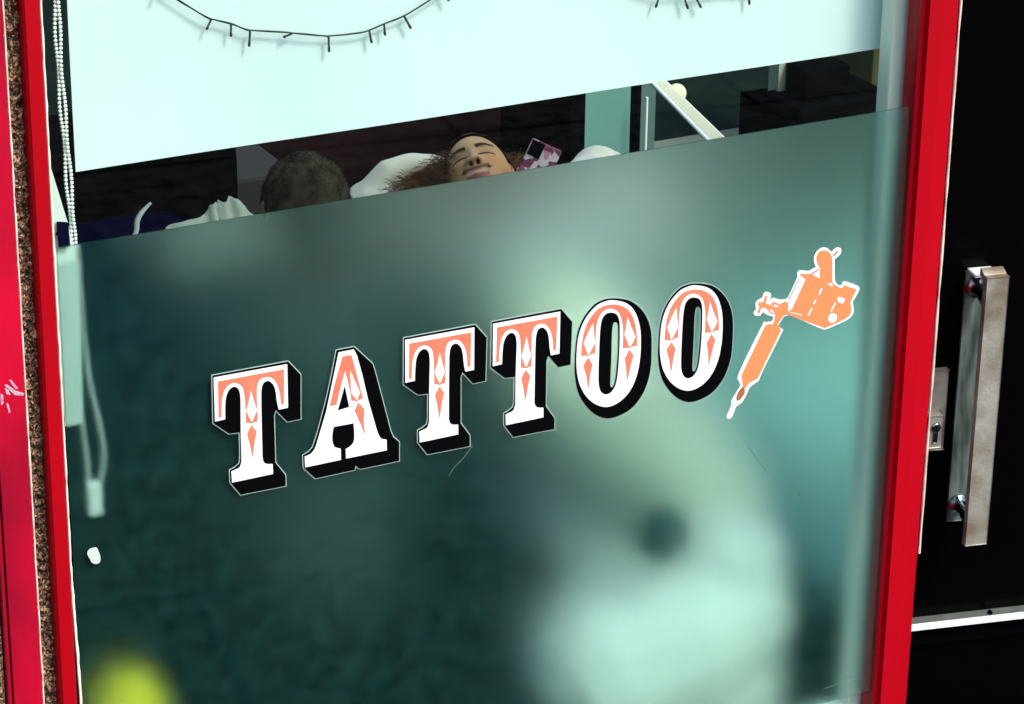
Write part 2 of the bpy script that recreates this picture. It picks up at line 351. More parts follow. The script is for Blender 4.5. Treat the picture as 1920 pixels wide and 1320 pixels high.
bm = bmesh.new(); box(bm, (-.03, -.04, ZT+.12), (3.2, .12, 2.9), .004)
tag(link_bm('fascia_board', bm, M_RED), 'red board above the shop window and door', 'fascia')
# ------------------------------------------------------------------ roller blind, bead chain, fairy lights
YB = .10
bl = empty('roller_blind', (.7, YB, ZT), label='white roller blind pulled down behind the upper window glass', cat='blind')
a = at(142, 326, YB); b = at(1654, 86, YB); zb = (a.z+b.z)/2; xr = b.x; xl = a.x
bm = bmesh.new()
N = 40
rows = []
for k in range(N+1):
    z = zb+(ZT-.05-zb)*k/N
    rows.append([bm.verts.new((xl+(xr-xl)*i/24, YB+.0015*math.sin(i*.5+k*.2), z)) for i in range(25)])
for k in range(N):
    for i in range(24): bm.faces.new((rows[k][i], rows[k][i+1], rows[k+1][i+1], rows[k+1][i]))
f = link_bm('fabric', bm, M_BLIND, bl); sm = f.modifiers.new('thick', 'SOLIDIFY'); sm.thickness = .0008
bm = bmesh.new(); box(bm, (xl+.002, YB+.003, zb+.002), (xr-.002, YB+.007, zb+.0118), .0003, 1); link_bm('bottom_bar', bm, M_BLIND, bl)
bm = bmesh.new(); tube(bm, [(xl-.01, YB, ZT-.03), (xr+.01, YB, ZT-.03)], .02, 20); link_bm('roller', bm, M_BLIND, bl)
ch = empty('bead_chain', (.03, .05, 1.9), label='cream bead chain of the blind hanging down the left side of the glass', cat='blind chain')
lp = [(104, -60), (108, 60), (112, 130), (117, 200), (125, 290), (131, 370), (138, 450), (143, 560), (150, 680), (158, 760), (165, 850), (173, 905)]
YC = .05
pathA = crom([at(x+4, y, YC) for x, y in lp[:7]]+[at(x+dx, y, YC) for (x, y), dx in zip(lp[7:], (8, 12, 20, 30, 14))], 12)
pathB = crom([at(x-4, y, YC) for x, y in lp[:7]]+[at(x+dx, y, YC) for (x, y), dx in zip(lp[7:], (-2, -4, -8, -4, -8))], 12)
for q, pth in enumerate((pathA, pathB)):
    bm = bmesh.new(); acc = 0; last = pth[0]
    tube(bm, [Vector(p)+Vector((0, 0, 0)) for p in pth], .0005, 5)
    for i in range(len(pth)-1):
        a, b = pth[i], pth[i+1]; L = (b-a).length
        while acc < L:
            t = acc/L; p = a.lerp(b, t)
            s = .5*math.sin(p.z*60+q*math.pi)
            bmesh.ops.create_icosphere(bm, subdivisions=1, radius=.0031, matrix=Matrix.Translation(p+Vector((s*.0035 if p.z > 1.2 else 0, s*.004, 0))))
            acc += .0058
        acc -= L
    link_bm('bead_strand', bm, M_CORD, ch, True)
p = at(176, 925, YC); bm = bmesh.new(); obox(bm, p-Vector((.011, .006, .034)), Vector((.022, 0, 0)), Vector((0, .012, 0)), Vector((0, 0, .052)), .005, 3)
link_bm('cord_weight', bm, M_CORD, ch)
YL = .088
def light_string(pts, bulbs, label):
    root = empty('fairy_lights', at(*pts[len(pts)//2], YL), label=label, cat='string lights', group='strings of unlit lights hung across the blind')
    bm = bmesh.new(); P = crom([at(x, y, YL) for x, y in pts], 6)
    tube(bm, P, .00125, 6); P2 = [p+Vector((.0012*math.sin(i*.35), -.0018*math.cos(i*.35), .0012*math.cos(i*.35))) for i, p in enumerate(P)]
    tube(bm, P2, .0009, 5); link_bm('wire', bm, M_WIRE, root, True)
    for (x0, y0, x1, y1) in bulbs:
        a, b = at(x0, y0, YL), at(x1, y1, YL); bm = bmesh.new()
        tube(bm, [a, a.lerp(b, .1), a.lerp(b, .70), a.lerp(b, .72), a.lerp(b, .95), b], [.0012, .0017, .0016, .0021, .0019, .0006], 8); link_bm('bulb', bm, M_WIRE, root, True)
light_string([(210, -85), (290, -32), (335, 0), (388, 33), (402, 37), (433, 44), (462, 56), (475, 57), (530, 60), (568, 64), (605, 67), (622, 67), (672, 62), (694, 56), (722, 44), (757, 30), (800, 4), (850, -28), (960, -75)],
    [(396, 36, 387, 56), (433, 44, 433, 69), (469, 57, 467, 88), (548, 63, 531, 70), (616, 67, 617, 98), (692, 56, 697, 81), (720, 44, 722, 67), (757, 29, 771, 54), (832, -18, 842, 2), (300, -26, 292, -4)],
    'longer sagging string of dark unlit bulbs in front of the white blind')
light_string([(1080, -70), (1180, -28), (1236, -12), (1280, -14), (1305, -10), (1360, -16), (1404, -18), (1500, -40), (1580, -80)],
    [(1238, -12, 1229, 15), (1280, -14, 1290, 17), (1302, -10, 1315, 15), (1404, -18, 1405, 9)],
    'dark unlit bulbs just showing at the top right of the white blind')
# ------------------------------------------------------------------ vinyl lettering (outlines traced in the window plane)
def pl(pts, k, ox, oy, n=6, move=(0, 0)):
    return [((q := at(ox+x/k, oy+y/k)).x+move[0], q.z+move[1]) for x, y in mixed(pts, n)]
K6 = (3.5556, 880, 500); K5 = (3.3, 380, 560)
T_FACE = [(155, 378), (603, 297), (597, 577), (540, 588), (531, 530, 1), (526, 470, 1), (512, 425, 1), (484, 403, 1), (455, 417, 1), (441, 460, 1), (437, 530, 1), (433, 700), (430, 900), (437, 925, 1), (455, 937, 1), (490, 938), (490, 1001), (240, 1054), (238, 983), (262, 972, 1), (290, 955, 1), (303, 915), (305, 740), (311, 560), (312, 510, 1), (305, 460, 1), (280, 438, 1), (248, 455, 1), (226, 500, 1), (218, 560, 1), (214, 647), (152, 661)]
T_INL = [(181, 402), (581, 329), (573, 550), (556, 553), (553, 490, 1), (541, 430, 1), (515, 388, 1), (480, 375, 1), (440, 388, 1), (417, 425, 1), (411, 480, 1), (409, 560), (408, 661), (389, 664), (376, 690-26), (362, 668), (340, 669), (341, 590), (337, 490, 1), (325, 435, 1), (283, 411, 1), (240, 428, 1), (210, 475, 1), (197, 540, 1), (192, 630), (176, 634)]
T_DIA = [(378, 455), (395, 530), (411, 590), (390, 632), (375, 672), (358, 632), (342, 592), (358, 540)]
T_LOW = [(373, 684), (386, 705), (402, 724), (385, 795), (370, 892), (357, 800), (343, 742), (356, 712)]
T_SHD = [(149, 367), (611, 281), (683, 366), (672, 651), (591, 668), (524, 592), (512, 625), (508, 930), (566, 1010), (565, 1080), (291, 1134), (231, 1055), (231, 975), (258, 962), (290, 935), (297, 900), (300, 733), (235, 741), (143, 672)]
A_FACE = [(838, 330), (933, 311), (952, 350), (985, 470), (1020, 620), (1060, 760), (1082, 830, 1), (1102, 862, 1), (1135, 870), (1136, 935), (884, 986), (882, 928), (905, 915, 1), (928, 890, 1), (936, 850, 1), (931, 768), (808, 790), (800, 830, 1), (800, 880, 1), (815, 915, 1), (851, 926), (853, 994), (631, 1041), (628, 975), (665, 957, 1), (693, 920, 1), (718, 840, 1), (760, 700), (800, 510)]
A_HOLE = [(876, 535), (904, 668), (832, 691)]
A_INL = [(862, 355), (916, 344), (938, 420), (960, 510), (988, 612), (962, 622), (950, 632), (935, 625), (919, 628), (908, 560), (892, 490), (877, 440), (850, 540), (824, 652), (784, 660), (815, 520)]
A_DIA = [(909, 432), (938, 500), (972, 572), (962, 600), (953, 626), (934, 604), (914, 580), (911, 500)]
A_LOW = [(957, 638), (975, 655), (997, 678), (993, 760), (1000, 832), (970, 760), (937, 687), (948, 665)]
A_SHD = [(827, 318), (936, 297), (1050, 402), (1062, 440), (1110, 620), (1160, 815), (1178, 855), (1214, 885), (1214, 1002), (978, 1052), (960, 1045), (946, 1030), (938, 1058), (696, 1111), (624, 1046), (620, 968), (656, 946), (682, 915), (712, 820), (765, 620), (800, 460)]
O_FACE = [(955, 222, 1), (1040, 240, 1), (1095, 290, 1), (1127, 370, 1), (1139, 460, 1), (1135, 600, 1), (1110, 730, 1), (1060, 835, 1), (990, 903, 1), (915, 932, 1), (840, 915, 1), (775, 860, 1), (730, 775, 1), (711, 660, 1), (716, 520, 1), (735, 425, 1), (775, 338, 1), (840, 262, 1), (900, 231, 1)]
O_HOLE = [(940, 303, 1), (978, 315, 1), (996, 355, 1), (1000, 420, 1), (997, 560, 1), (985, 720, 1), (968, 795, 1), (938, 838, 1), (905, 850, 1), (875, 832, 1), (859, 785, 1), (857, 700, 1), (861, 560, 1), (868, 420, 1), (880, 350, 1), (905, 314, 1)]
O_SLIV = [(968, 368, 1), (986, 378, 1), (991, 420, 1), (989, 560, 1), (978, 700, 1), (966, 775, 1), (950, 803, 1), (938, 790, 1), (939, 720, 1), (944, 600, 1), (948, 450, 1), (955, 385, 1)]
O_SHD = [(960, 210, 1), (1060, 223, 1), (1130, 268, 1), (1182, 340, 1), (1209, 430, 1), (1213, 550, 1), (1203, 700, 1), (1162, 830, 1), (1092, 930, 1), (1010, 985, 1), (920, 1010, 1), (840, 985, 1), (775, 925, 1), (725, 840, 1), (703, 730, 1), (702, 620, 1), (709, 510, 1), (727, 415, 1), (768, 328, 1), (832, 252, 1), (892, 220, 1)]
O_INL = [(742, 592), (750, 490, 1), (768, 410, 1), (803, 338, 1), (860, 275, 1), (930, 250, 1), (1000, 255, 1), (1060, 290, 1), (1095, 360, 1), (1110, 440, 1), (1113, 523), (1092, 524), (1067, 538), (1045, 535), (1019, 541), (1022, 430, 1), (1012, 345, 1), (990, 298, 1), (945, 275, 1), (900, 285, 1), (865, 320, 1), (845, 375, 1), (838, 450, 1), (834, 573), (812, 576), (790, 592), (765, 588)]
O_D1 = [(822, 366), (828, 430), (836, 503), (812, 548), (787, 592), (772, 545), (756, 505), (785, 440)]
O_D2 = [(1050, 322), (1075, 390), (1105, 462), (1085, 505), (1064, 538), (1046, 490), (1028, 450), (1040, 400)]
O_L1 = [(788, 603), (802, 625), (817, 648), (803, 710), (790, 808), (775, 715), (757, 657), (770, 630)]
O_L2 = [(1063, 548), (1075, 567), (1090, 585), (1070, 660), (1047, 760), (1043, 670), (1033, 607), (1048, 578)]
sign = empty('lettering', at(880, 740), label='white and salmon circus style TATTOO lettering with black drop shadow on the frosted glass', cat='lettering')
def letter(face, holes, shd, slivers, inl, dias, lows, K, move=(0, 0)):
    k, ox, oy = K; g = lambda P: pl(P, k, ox, oy, 6, move)
    L = fill2d('letter', [g(face)]+[g(h) for h in holes], -.0016, .0006, M_WHITE, sign)
    fill2d('drop_shadow', [g(shd)]+[g(s) for s in slivers], -.0009, .0005, M_BLACK, L)
    fill2d('clear_border', [g(shd)], -.0004, .0003, M_EDGE, L, .0014) if not slivers else fill2d('clear_border', [g(shd)]+[g(s) for s in slivers], -.0004, .0003, M_EDGE, L, .0012)
    fill2d('inlay', [g(inl)]+[g(d) for d in dias], -.0023, .0006, M_SALMON, L)
    for l in lows: fill2d('diamond', [g(l)], -.0023, .0006, M_SALMON, L)
    return L
def mv(a, b):
    p, q = at(*a), at(*b); return (q.x-p.x, q.z-p.z)
tl = (923.6, 606.3)
letter(T_FACE, [], T_SHD, [], T_INL, [T_DIA], [T_LOW], K6, mv(tl, (399.7, 707.0)))
letter(A_FACE, [A_HOLE], A_SHD, [], A_INL, [A_DIA], [A_LOW], K5)
letter(T_FACE, [], T_SHD, [], T_INL, [T_DIA], [T_LOW], K6, mv(tl, (758.8, 636.5)))
letter(T_FACE, [], T_SHD, [], T_INL, [T_DIA], [T_LOW], K6)
letter(O_FACE, [O_HOLE], O_SHD, [O_SLIV], O_INL, [O_D1, O_D2], [O_L1, O_L2], K6)
letter(O_FACE, [O_HOLE], O_SHD, [O_SLIV], O_INL, [O_D1, O_D2], [O_L1, O_L2], K6, mv((1079.6, 692.9), (1079.6+156.2, 692.9-29.8)))
# machine sticker: frames are zoom 6.4 px at (1330,450) for the head, 3.667 px at (1340,440) for the grip
K7 = (3.667, 1340, 440); K8 = (6.4, 1330, 450)
def c78(p): return ((1330+p[0]/6.4-1340)*3.667, (450+p[1]/6.4-440)*3.667, *p[2:])
mach = empty('machine_decal', at(1500, 620), label='orange tattoo machine sticker with white outline right of the lettering', cat='sticker')
OUT = [(80, 1245, 1), (98, 1264, 1), (120, 1243, 1), (145, 1180), (185, 1152), (213, 1105), (238, 1047), (300, 1003), (325, 940), (469, 652), (436, 630)] + [c78(p) for p in
  [(835, 1000), (890, 915), (950, 900), (1100, 960), (1340, 1060, 1), (1400, 1065, 1), (1500, 1025), (1640, 960, 1), (1715, 890, 1), (1728, 820), (1715, 740), (1790, 610, 1), (1795, 575, 1), (1770, 545, 1), (1640, 498, 1), (1600, 500, 1), (1570, 545, 1), (1520, 515, 1), (1500, 450, 1), (1500, 230), (1570, 160, 1), (1575, 105, 1), (1535, 85, 1), (1490, 110, 1), (1460, 140, 1), (1410, 95, 1), (1350, 90, 1), (1290, 130, 1), (1255, 190, 1), (1252, 260, 1), (1275, 320), (1190, 370), (1080, 362, 1), (1050, 400, 1), (1055, 440), (940, 690), (915, 705), (860, 715), (760, 690), (715, 715), (735, 665, 1), (720, 630, 1), (660, 625, 1), (630, 690), (560, 735, 1), (550, 790, 1), (560, 820), (528, 870, 1), (545, 900, 1), (600, 905, 1), (635, 860), (690, 895), (770, 920), (745, 975)]] + [(345, 602, 1), (325, 620, 1), (166, 945, 1), (165, 1005, 1), (178, 1030), (130, 1108), (112, 1140), (112, 1175)]
fill2d('backing', [pl(OUT, *K7, 5)], -.0009, .0005, M_WHITE, mach)
BODY = [(1152, 470), (1085, 410, 1), (1100, 400, 1), (1215, 405, 1), (1320, 460), (1325, 330), (1290, 270, 1), (1282, 200, 1), (1310, 140, 1), (1370, 118, 1), (1430, 140, 1), (1462, 195, 1), (1470, 260), (1470, 500), (1490, 525, 1), (1580, 575, 1), (1610, 535), (1760, 590), (1685, 745), (1695, 850, 1), (1640, 930, 1), (1400, 1040, 1), (1330, 1030, 1), (930, 890), (930, 850), (985, 826)]
HOL = [[(1420, 515), (1465, 508), (1487, 555), (1425, 535)], [(1530, 700), (1545, 672, 1), (1623, 695), (1610, 745, 1), (1575, 755, 1), (1540, 735, 1)], [(1475, 870, 1), (1522, 890, 1), (1528, 930, 1), (1500, 980, 1), (1450, 985, 1), (1422, 950, 1), (1432, 895, 1)], [(1500, 740), (1518, 745), (1462, 860), (1445, 850)],
  [(1335, 568), (1358, 572), (1320, 655), (1300, 645)], [(1270, 695), (1285, 705), (1255, 775), (1238, 762)], [(1222, 800), (1238, 808), (1190, 905), (1170, 898)], [(940, 848), (1110, 888), (1110, 903), (945, 862)]]
fill2d('machine_body', [pl([c78(p) for p in BODY], *K7, 5)]+[pl([c78(p) for p in h], *K7, 4) for h in HOL], -.0016, .0005, M_ORANGE, mach)
CL = [(665, 665), (690, 662), (668, 765), (750, 770), (745, 742), (835, 762), (890, 740, 1), (930, 740, 1), (945, 800), (930, 890), (890, 900), (855, 950), (815, 1000), (808, 1030), (845, 1060), (850, 1085), (560, 1700)]
GRIP = [c78(p) for p in [(665, 665), (690, 662), (672, 762), (750, 772), (745, 745), (790, 742, 1), (835, 768, 1), (850, 760), (890, 738, 1), (930, 742, 1), (945, 800), (925, 890), (890, 900), (850, 950), (815, 1010), (845, 1060)]] + [(452, 655), (292, 985), (232, 1018), (212, 1050), (188, 1042), (190, 1015), (182, 965), (345, 622), (378, 610)] + [c78(p) for p in [(755, 1010), (780, 940), (790, 890), (720, 870), (700, 830), (655, 800), (618, 812), (595, 878), (570, 860), (605, 795), (580, 775), (590, 740), (640, 740)]]
H1 = [c78(p) for p in [(752, 785), (790, 765), (835, 788), (795, 800)]]; H2 = [c78(p) for p in [(718, 820), (760, 835), (790, 880), (735, 860)]]
fill2d('grip', [pl(GRIP, *K7, 4), pl(H1, *K7, 3), pl(H2, *K7, 3)], -.0016, .0005, M_ORANGE, mach)
TIP = [(190, 1046), (212, 1052), (190, 1125), (160, 1150), (105, 1240), (100, 1236), (135, 1160), (132, 1138), (150, 1100)]
TIPH = [(185, 1050, 1), (203, 1060, 1), (195, 1100, 1), (165, 1136, 1), (147, 1128, 1), (160, 1080, 1)]
fill2d('needle_tip', [pl(TIP, *K7, 3), pl(TIPH, *K7, 3)], -.0016, .0005, M_BROWNLINE, mach)
for nm, q in (('wire_line', [(1215, 400), (1305, 338), (1312, 348), (1222, 412)]), ('wire_line', [(1475, 185), (1535, 118), (1538, 140), (1490, 188)]), ('wire_line', [(1068, 460), (1075, 462), (948, 720), (942, 716)])):
    fill2d(nm, [pl([c78(p) for p in q], *K7, 3)], -.0016, .0005, M_BROWNLINE, mach)
P = [(163, 1037, 1), (168, 1029, 1), (180, 1026, 1), (184, 1032), (188, 1043), (187, 1053, 1), (180, 1057, 1), (172, 1055), (167, 1046)]
q = fill2d('paper_tab', [pl(P, 1, 0, 0, 4)], -.0007, .0008, mat('pale_paper', (.50, .60, .54), .6), None); tag(q, 'small pale sticky tab stuck low on the left of the glass', 'sticker')
# ------------------------------------------------------------------ glass door, angled towards the street
DA = math.radians(13.5)
DX = Vector((math.cos(DA), -math.sin(DA), 0)); DN = Vector((-math.sin(DA), -math.cos(DA), 0)); DZ = Vector((0, 0, 1))
DO = at(1705, 1183, .05); DO.z = 0
DO = DO - DX*.055
def dp(px, py, off=0.0): return onplane(px, py, DO+DN*off, DN)
door = empty('glass_door', DO, label='black glass shop door with steel pull handle beside the red frame', cat='door')
bm = bmesh.new(); obox(bm, DO+DZ*.03-DN*.03, DX*.95, DN*.03, DZ*2.2, .002); link_bm('leaf', bm, M_DOOR, door)
# pull handle
hd = empty('handle', (0, 0, 0)); hd.parent = door; hd.matrix_parent_inverse = Matrix.Translation(DO).inverted()
def quadslab(bm, pxs, off, th, bev=.001, seg=2):
    c = [dp(x, y, off) for x, y in pxs]           # tl, tr, br, bl on the plane: squared up
    x0 = sum((c[0]-DO).dot(DX) for _ in (0,)); 
    xs = [(p-DO).dot(DX) for p in c]; zs = [p.z for p in c]
    xa, xb = (xs[0]+xs[3])/2, (xs[1]+xs[2])/2; za, zb_ = (zs[2]+zs[3])/2, (zs[0]+zs[1])/2
    obox(bm, DO+DX*xa+DZ*za+DN*(off-th), DX*(xb-xa), DN*th, DZ*(zb_-za), bev, seg); return xa, xb, za, zb_
bm = bmesh.new(); BP = quadslab(bm, [(1807, 508), (1846, 508), (1815, 975), (1780, 977)], .005, .005); o = link_bm('back_plate', bm, M_STEEL2, door)
BO = .075
bm = bmesh.new(); FB = quadslab(bm, [(1849, 520), (1891, 520), (1851, 1020), (1812, 1023)], BO, .012, .0012)
# rounded top: separate quarter bend back to the plate
xa, xb, za, zt = FB
bend = []
for k in range(9):
    t = k/8*math.pi/2; bend.append((BO-.006-.024*(1-math.cos(t)), zt-.012+.024*math.sin(t)-.012))
bb = bm
v0 = None
for (o_, z_) in bend:
    n_ = (0, 0)
    row = []
    for s_, e_ in ((xa, 1), (xb, 1), (xb, -1), (xa, -1)):
        k = bend.index((o_, z_))/8*math.pi/2; nn = DN*math.cos(k)+DZ*math.sin(k)
        row.append(bb.verts.new(DO+DX*s_+DN*o_+DZ*z_+nn*.006*e_))
    if v0:
        for i in range(4): bb.faces.new((v0[i], v0[(i+1) % 4], row[(i+1) % 4], row[i]))
    v0 = row
bb.faces.new(v0)
link_bm('grip_bar', bm, M_STEEL, door)
bpy.data.objects.remove(hd)
bm = bmesh.new()
xm = (BP[0]+BP[1])/2; ztop = BP[3]
obox(bm, DO+DX*(BP[0]+.004)+DN*.0+DZ*(ztop+.0005), DX*(BP[1]-BP[0]+.004), DN*.034, DZ*.0035, .001); link_bm('top_lip', bm, M_ALU, door)
fx = (FB[0]+FB[1])/2
for zz in (BP[3]-.028, BP[2]+.032):
    bm = bmesh.new(); a = DO+DX*xm+DN*.005+DZ*zz; b = DO+DX*fx+DN*(BO-.012)+DZ*(zz-.008)
    tube(bm, [a, a+DN*.004, a+DN*.0045, a+DN*.012, a.lerp(b, .35), a.lerp(b, .62), b-DN*.008, b-DN*.007, b], [.018, .018, .012, .0095, .0095, .014, .016, .018, .018], 20)
    link_bm('post', bm, M_CHROME, door, True)
# lock
bm = bmesh.new(); LK = quadslab(bm, [(1744, 697), (1777, 693), (1769, 842), (1736, 846)], .012, .012, .002, 3); link_bm('lock_case', bm, M_STEEL, door)
bm = bmesh.new(); L2 = quadslab(bm, [(1742, 781), (1769, 778), (1766, 838), (1739, 841)], .032, .02, .002, 3); lc = link_bm('lock_housing', bm, M_STEEL, door)
bm = bmesh.new(); c = DO+DX*((L2[0]+L2[1])/2)+DZ*((L2[2]+L2[3])/2+.008)+DN*.032
tube(bm, [c-DN*.001, c+DN*.003, c+DN*.004], [.008, .008, .0065], 18)
obox(bm, c-DX*.0035-DZ*.028-DN*.0005, DX*.007, DN*.0022, DZ*.024, .001)
lk = link_bm('lock_cylinder', bm, M_CHROME, door)
bm = bmesh.new(); obox(bm, c-DX*.0009-DZ*.005+DN*.0035, DX*.0018, DN*.0009, DZ*.010); link_bm('keyhole', bm, M_DARK, door)
# mid rail: grey sloping ledge, nosing painted with its highlight, dark apron
def rz(px, py, off): return dp(px, py, off).z
zr0 = rz(1705, 1161, .004); zr1 = rz(1705, 1172, .022); zr2 = rz(1705, 1184, .024); zr3 = rz(1705, 1211, .006)
def railp(prof, name, m):
    bm = bmesh.new(); prism(bm, [DO+DX*.012+DN*o_+DZ*z_ for o_, z_ in prof], DX*.93); return link_bm(name, bm, m, door)
railp([(.0, zr0), (.0008, zr0), (.020, zr1+.0005), (.020, zr1-.004), (.0, zr1-.004)], 'rail_ledge', M_ALU2)
railp([(.0205, zr1), (.024, zr1), (.0245, zr2), (.0205, zr2)], 'rail_nosing', M_ALU)
railp([(.0, zr2-.0005), (.012, zr2-.0005), (.008, zr3), (.0, zr3)], 'rail_apron', M_DARK)
bm = bmesh.new(); c = dp(1855, 1146, .012)+DN*.004; tube(bm, [c-DN*.004, c+DN*.003], .0035, 12); link_bm('screw', bm, M_DARK, door)
bm = bmesh.new(); box(bm, (1.4705, .052, .001), (1.492, .12, 2.35)); tag(link_bm('door_jamb', bm, M_DARK), 'black door jamb between the red window frame and the door', 'door frame')
e = DO+DX*.96; bm = bmesh.new(); obox(bm, e+DZ*.001, DX*.25, DN*.04, DZ*2.32, .003); tag(link_bm('door_post', bm, M_RED), 'red painted post on the far side of the glass door', 'post')
# ------------------------------------------------------------------ interior
def pbox(name, p0, p1, y, depth, m, label, cat, z_to=None, bev=.01):
    """block whose front face stands at depth y and spans two sighted corners; runs down to the floor"""
    a, b = at(*p0, y), at(*p1, y); bm = bmesh.new()
    box(bm, (min(a.x, b.x), y, FLOOR if z_to is None else z_to), (max(a.x, b.x), y+depth, a.z), bev, 3)
    o = link_bm(name, bm, m); tag(o, label, cat); return o
# --- person with cropped hair, back to the window
def stand_head(bm, c, M, s=1.0, face=True):
    """head grid, local x right, y front, z up"""
    nu, nv = 200, 150; vs = []
    for j in range(nv+1):
        th = math.pi*j/nv; row = []
        for i in range(nu):
            ph = 2*math.pi*i/nu
            x, y, z = math.sin(th)*math.cos(ph), math.sin(th)*math.sin(ph), math.cos(th)
            p = Vector((x*.074, y*.093, z*.115))
            if p.z < 0: p.x *= 1-.20*(-p.z/.115)**1.4
            if y > 0: p.y *= 1-.10*y*(1-abs(z))
            if p.z < -.02 and y < 0: p.y *= 1-.35*((-.02-p.z)/.095)
            if face and y > 0:
                X, Z = p.x, p.z
                g = lambda a, b, sx, sz: math.exp(-((X-a)/sx)**2-((Z-b)/sz)**2)
                d = .0045*(g(-.028, .030, .022, .009)+g(.028, .030, .022, .009))
                d -= .0085*(g(-.031, .010, .017, .011)+g(.031, .010, .017, .011))
                d += .0045*(g(-.031, .006, .013, .008)+g(.031, .006, .013, .008))
                nz = max(0, min(1, (.018-Z)/.045))
                if Z > -.034: d += (.003+.018*nz**1.3)*math.exp(-(X/(.0075+.010*nz))**2)*min(1, max(0, (Z+.034)/.008))*min(1, max(0, (.040-Z)/.02))
                d += .009*(g(-.0155, -.025, .007, .007)+g(.0155, -.025, .007, .007))
                d -= .007*(g(-.006, -.031, .0032, .003)+g(.006, -.031, .0032, .003))
                d += .006*g(0, -.043, .022, .0055)+.0065*g(0, -.060, .018, .006)-.004*g(0, -.0515, .024, .0026)
                d += .007*g(0, -.092, .020, .014)+.004*(g(-.042, -.015, .018, .018)+g(.042, -.015, .018, .018))
                d -= .003*g(0, -.073, .02, .006)
                p.y += d
            row.append(bm.verts.new(Vector(c)+M @ (p*s)))
        vs.append(row)
    for j in range(nv):
        for i in range(nu):
            q = (vs[j][i], vs[j][(i+1) % nu], vs[j+1][(i+1) % nu], vs[j+1][i])
            if j == 0: q = (q[0], q[3], q[2])
            try: bm.faces.new(q)
            except ValueError: pass
    bmesh.ops.remove_doubles(bm, verts=vs[0]+vs[-1], dist=1e-5)
    for sx in (-1, 1):      # ears
        ball(bm, Vector(c)+M @ (Vector((sx*.076, -.008, -.008))*s), (.006*s, .017*s, .030*s), M)
def colour(me, fn):
    at_ = me.color_attributes.new('tone', 'FLOAT_COLOR', 'POINT')
    n = len(me.vertices); co_ = np.empty(n*3); me.vertices.foreach_get('co', co_); co_ = co_.reshape(n, 3)
    at_.data.foreach_set('color', np.hstack([fn(co_), np.ones((n, 1))]).ravel())
def G(a, b): return np.exp(-a*a-b*b)
def hand(bm, wrist, fwd, palm_n, s=1.0, curl=.9):
    fwd = fwd.normalized(); palm_n = (palm_n-fwd*palm_n.dot(fwd)).normalized(); side = fwd.cross(palm_n)
    for k in range(5):
        o = wrist+fwd*.045*s+side*((k-2)*.016*s); limb(bm, [wrist+side*((k-2)*.009*s), o, o+fwd*.035*s], [.016*s, .013*s, .010*s])
    for k, L in enumerate((.062, .078, .085, .078)):
        p = wrist+fwd*.088*s+side*((k-1.5)*.020*s); d = fwd.copy(); ch_ = [p]
        for seg, f_ in enumerate((.45, .32, .23)):
            d = (Matrix.Rotation(-curl*(.35+.35*seg), 3, side) @ d); p = p+d*L*f_*s; ch_.append(p)
        limb(bm, ch_, [.0095*s, .0085*s, .0078*s, .0065*s])
    t = wrist+fwd*.03*s-side*.034*s; limb(bm, [t, t+(fwd*.7-side*.6)*.035*s, t+(fwd*.95-side*.45+palm_n*.4)*.06*s], [.013*s, .011*s, .008*s])

MY = .90
mc = at(574, 387, MY)
Mm = Matrix.Rotation(math.radians(-14), 3, 'Z')       # faces into the shop
Mm = Matrix.Rotation(math.radians(6), 3, 'X') @ Mm
Mq = Mm.copy(); Mm = Mm @ Matrix.Diagonal((1.04, 1.0, .84))
man = empty('person', (mc.x, mc.y, FLOOR), label='person with cropped dark brown hair in a grey jumper, sitting with back to the window', cat='person')
bm = bmesh.new(); stand_head(bm, mc, Mm, .98, True)
fw = Mm @ Vector((0, 1, 0)); rt = Mm @ Vector((1, 0, 0)); Z = Vector((0, 0, 1))
neck = mc+Z*-.13-fw*.02; chest = neck-Z*.20; hip = neck-Z*.52
limb(bm, [mc-Z*.06-fw*.01, neck, neck-Z*.06], [.055, .052, .06]); limb(bm, [neck-Z*.07, chest, hip], [.09, .13, .13])
for s_ in (-1, 1):
    sh = neck-Z*.06+rt*s_*.17; el = sh-Z*.27+fw*.06+rt*s_*.03; wr = el+fw*.22-Z*.02-rt*s_*.08
    limb(bm, [neck-Z*.07+rt*s_*.06, sh, el, wr], [.07, .055, .042, .028]); hand(bm, wr, fw-Z*.3, -Z, 1, .6)
    kn = hip+fw*.42+rt*s_*.11+Z*.02; an = kn-Z*.42+fw*.03
    limb(bm, [hip+rt*s_*.09, kn, Vector((an.x, an.y, FLOOR+.09))], [.10, .065, .045]); limb(bm, [Vector((an.x, an.y, FLOOR+.06)), Vector((an.x, an.y, FLOOR+.04))+fw*.16], [.045, .03])
me = remeshed(bm, .0035, 2)
def mcol(v):
    base = np.array([.45, .21, .13])+0*v; return base
colour(me, mcol); link('body', me, M_SKIN, man, True)
bm = bmesh.new(); limb(bm, [neck-Z*.05, chest, hip], [.085, .155, .155])
for s_ in (-1, 1):
    sh = neck-Z*.06+rt*s_*.17; el = sh-Z*.27+fw*.06+rt*s_*.03; wr = el+fw*.19-Z*.02-rt*s_*.07
    limb(bm, [neck-Z*.05+rt*s_*.06, sh, el, wr], [.07, .07, .055, .042])
link('jumper', remeshed(bm, .008, 3), M_JUMPER, man, True)
bm = bmesh.new()
for s_ in (-1, 1):
    kn = hip+fw*.42+rt*s_*.11+Z*.02; limb(bm, [hip+rt*s_*.09, kn, Vector((kn.x, kn.y, FLOOR+.12))+fw*.03], [.12, .08, .06])
link('trousers', remeshed(bm, .008, 3), M_DARK, man, True)
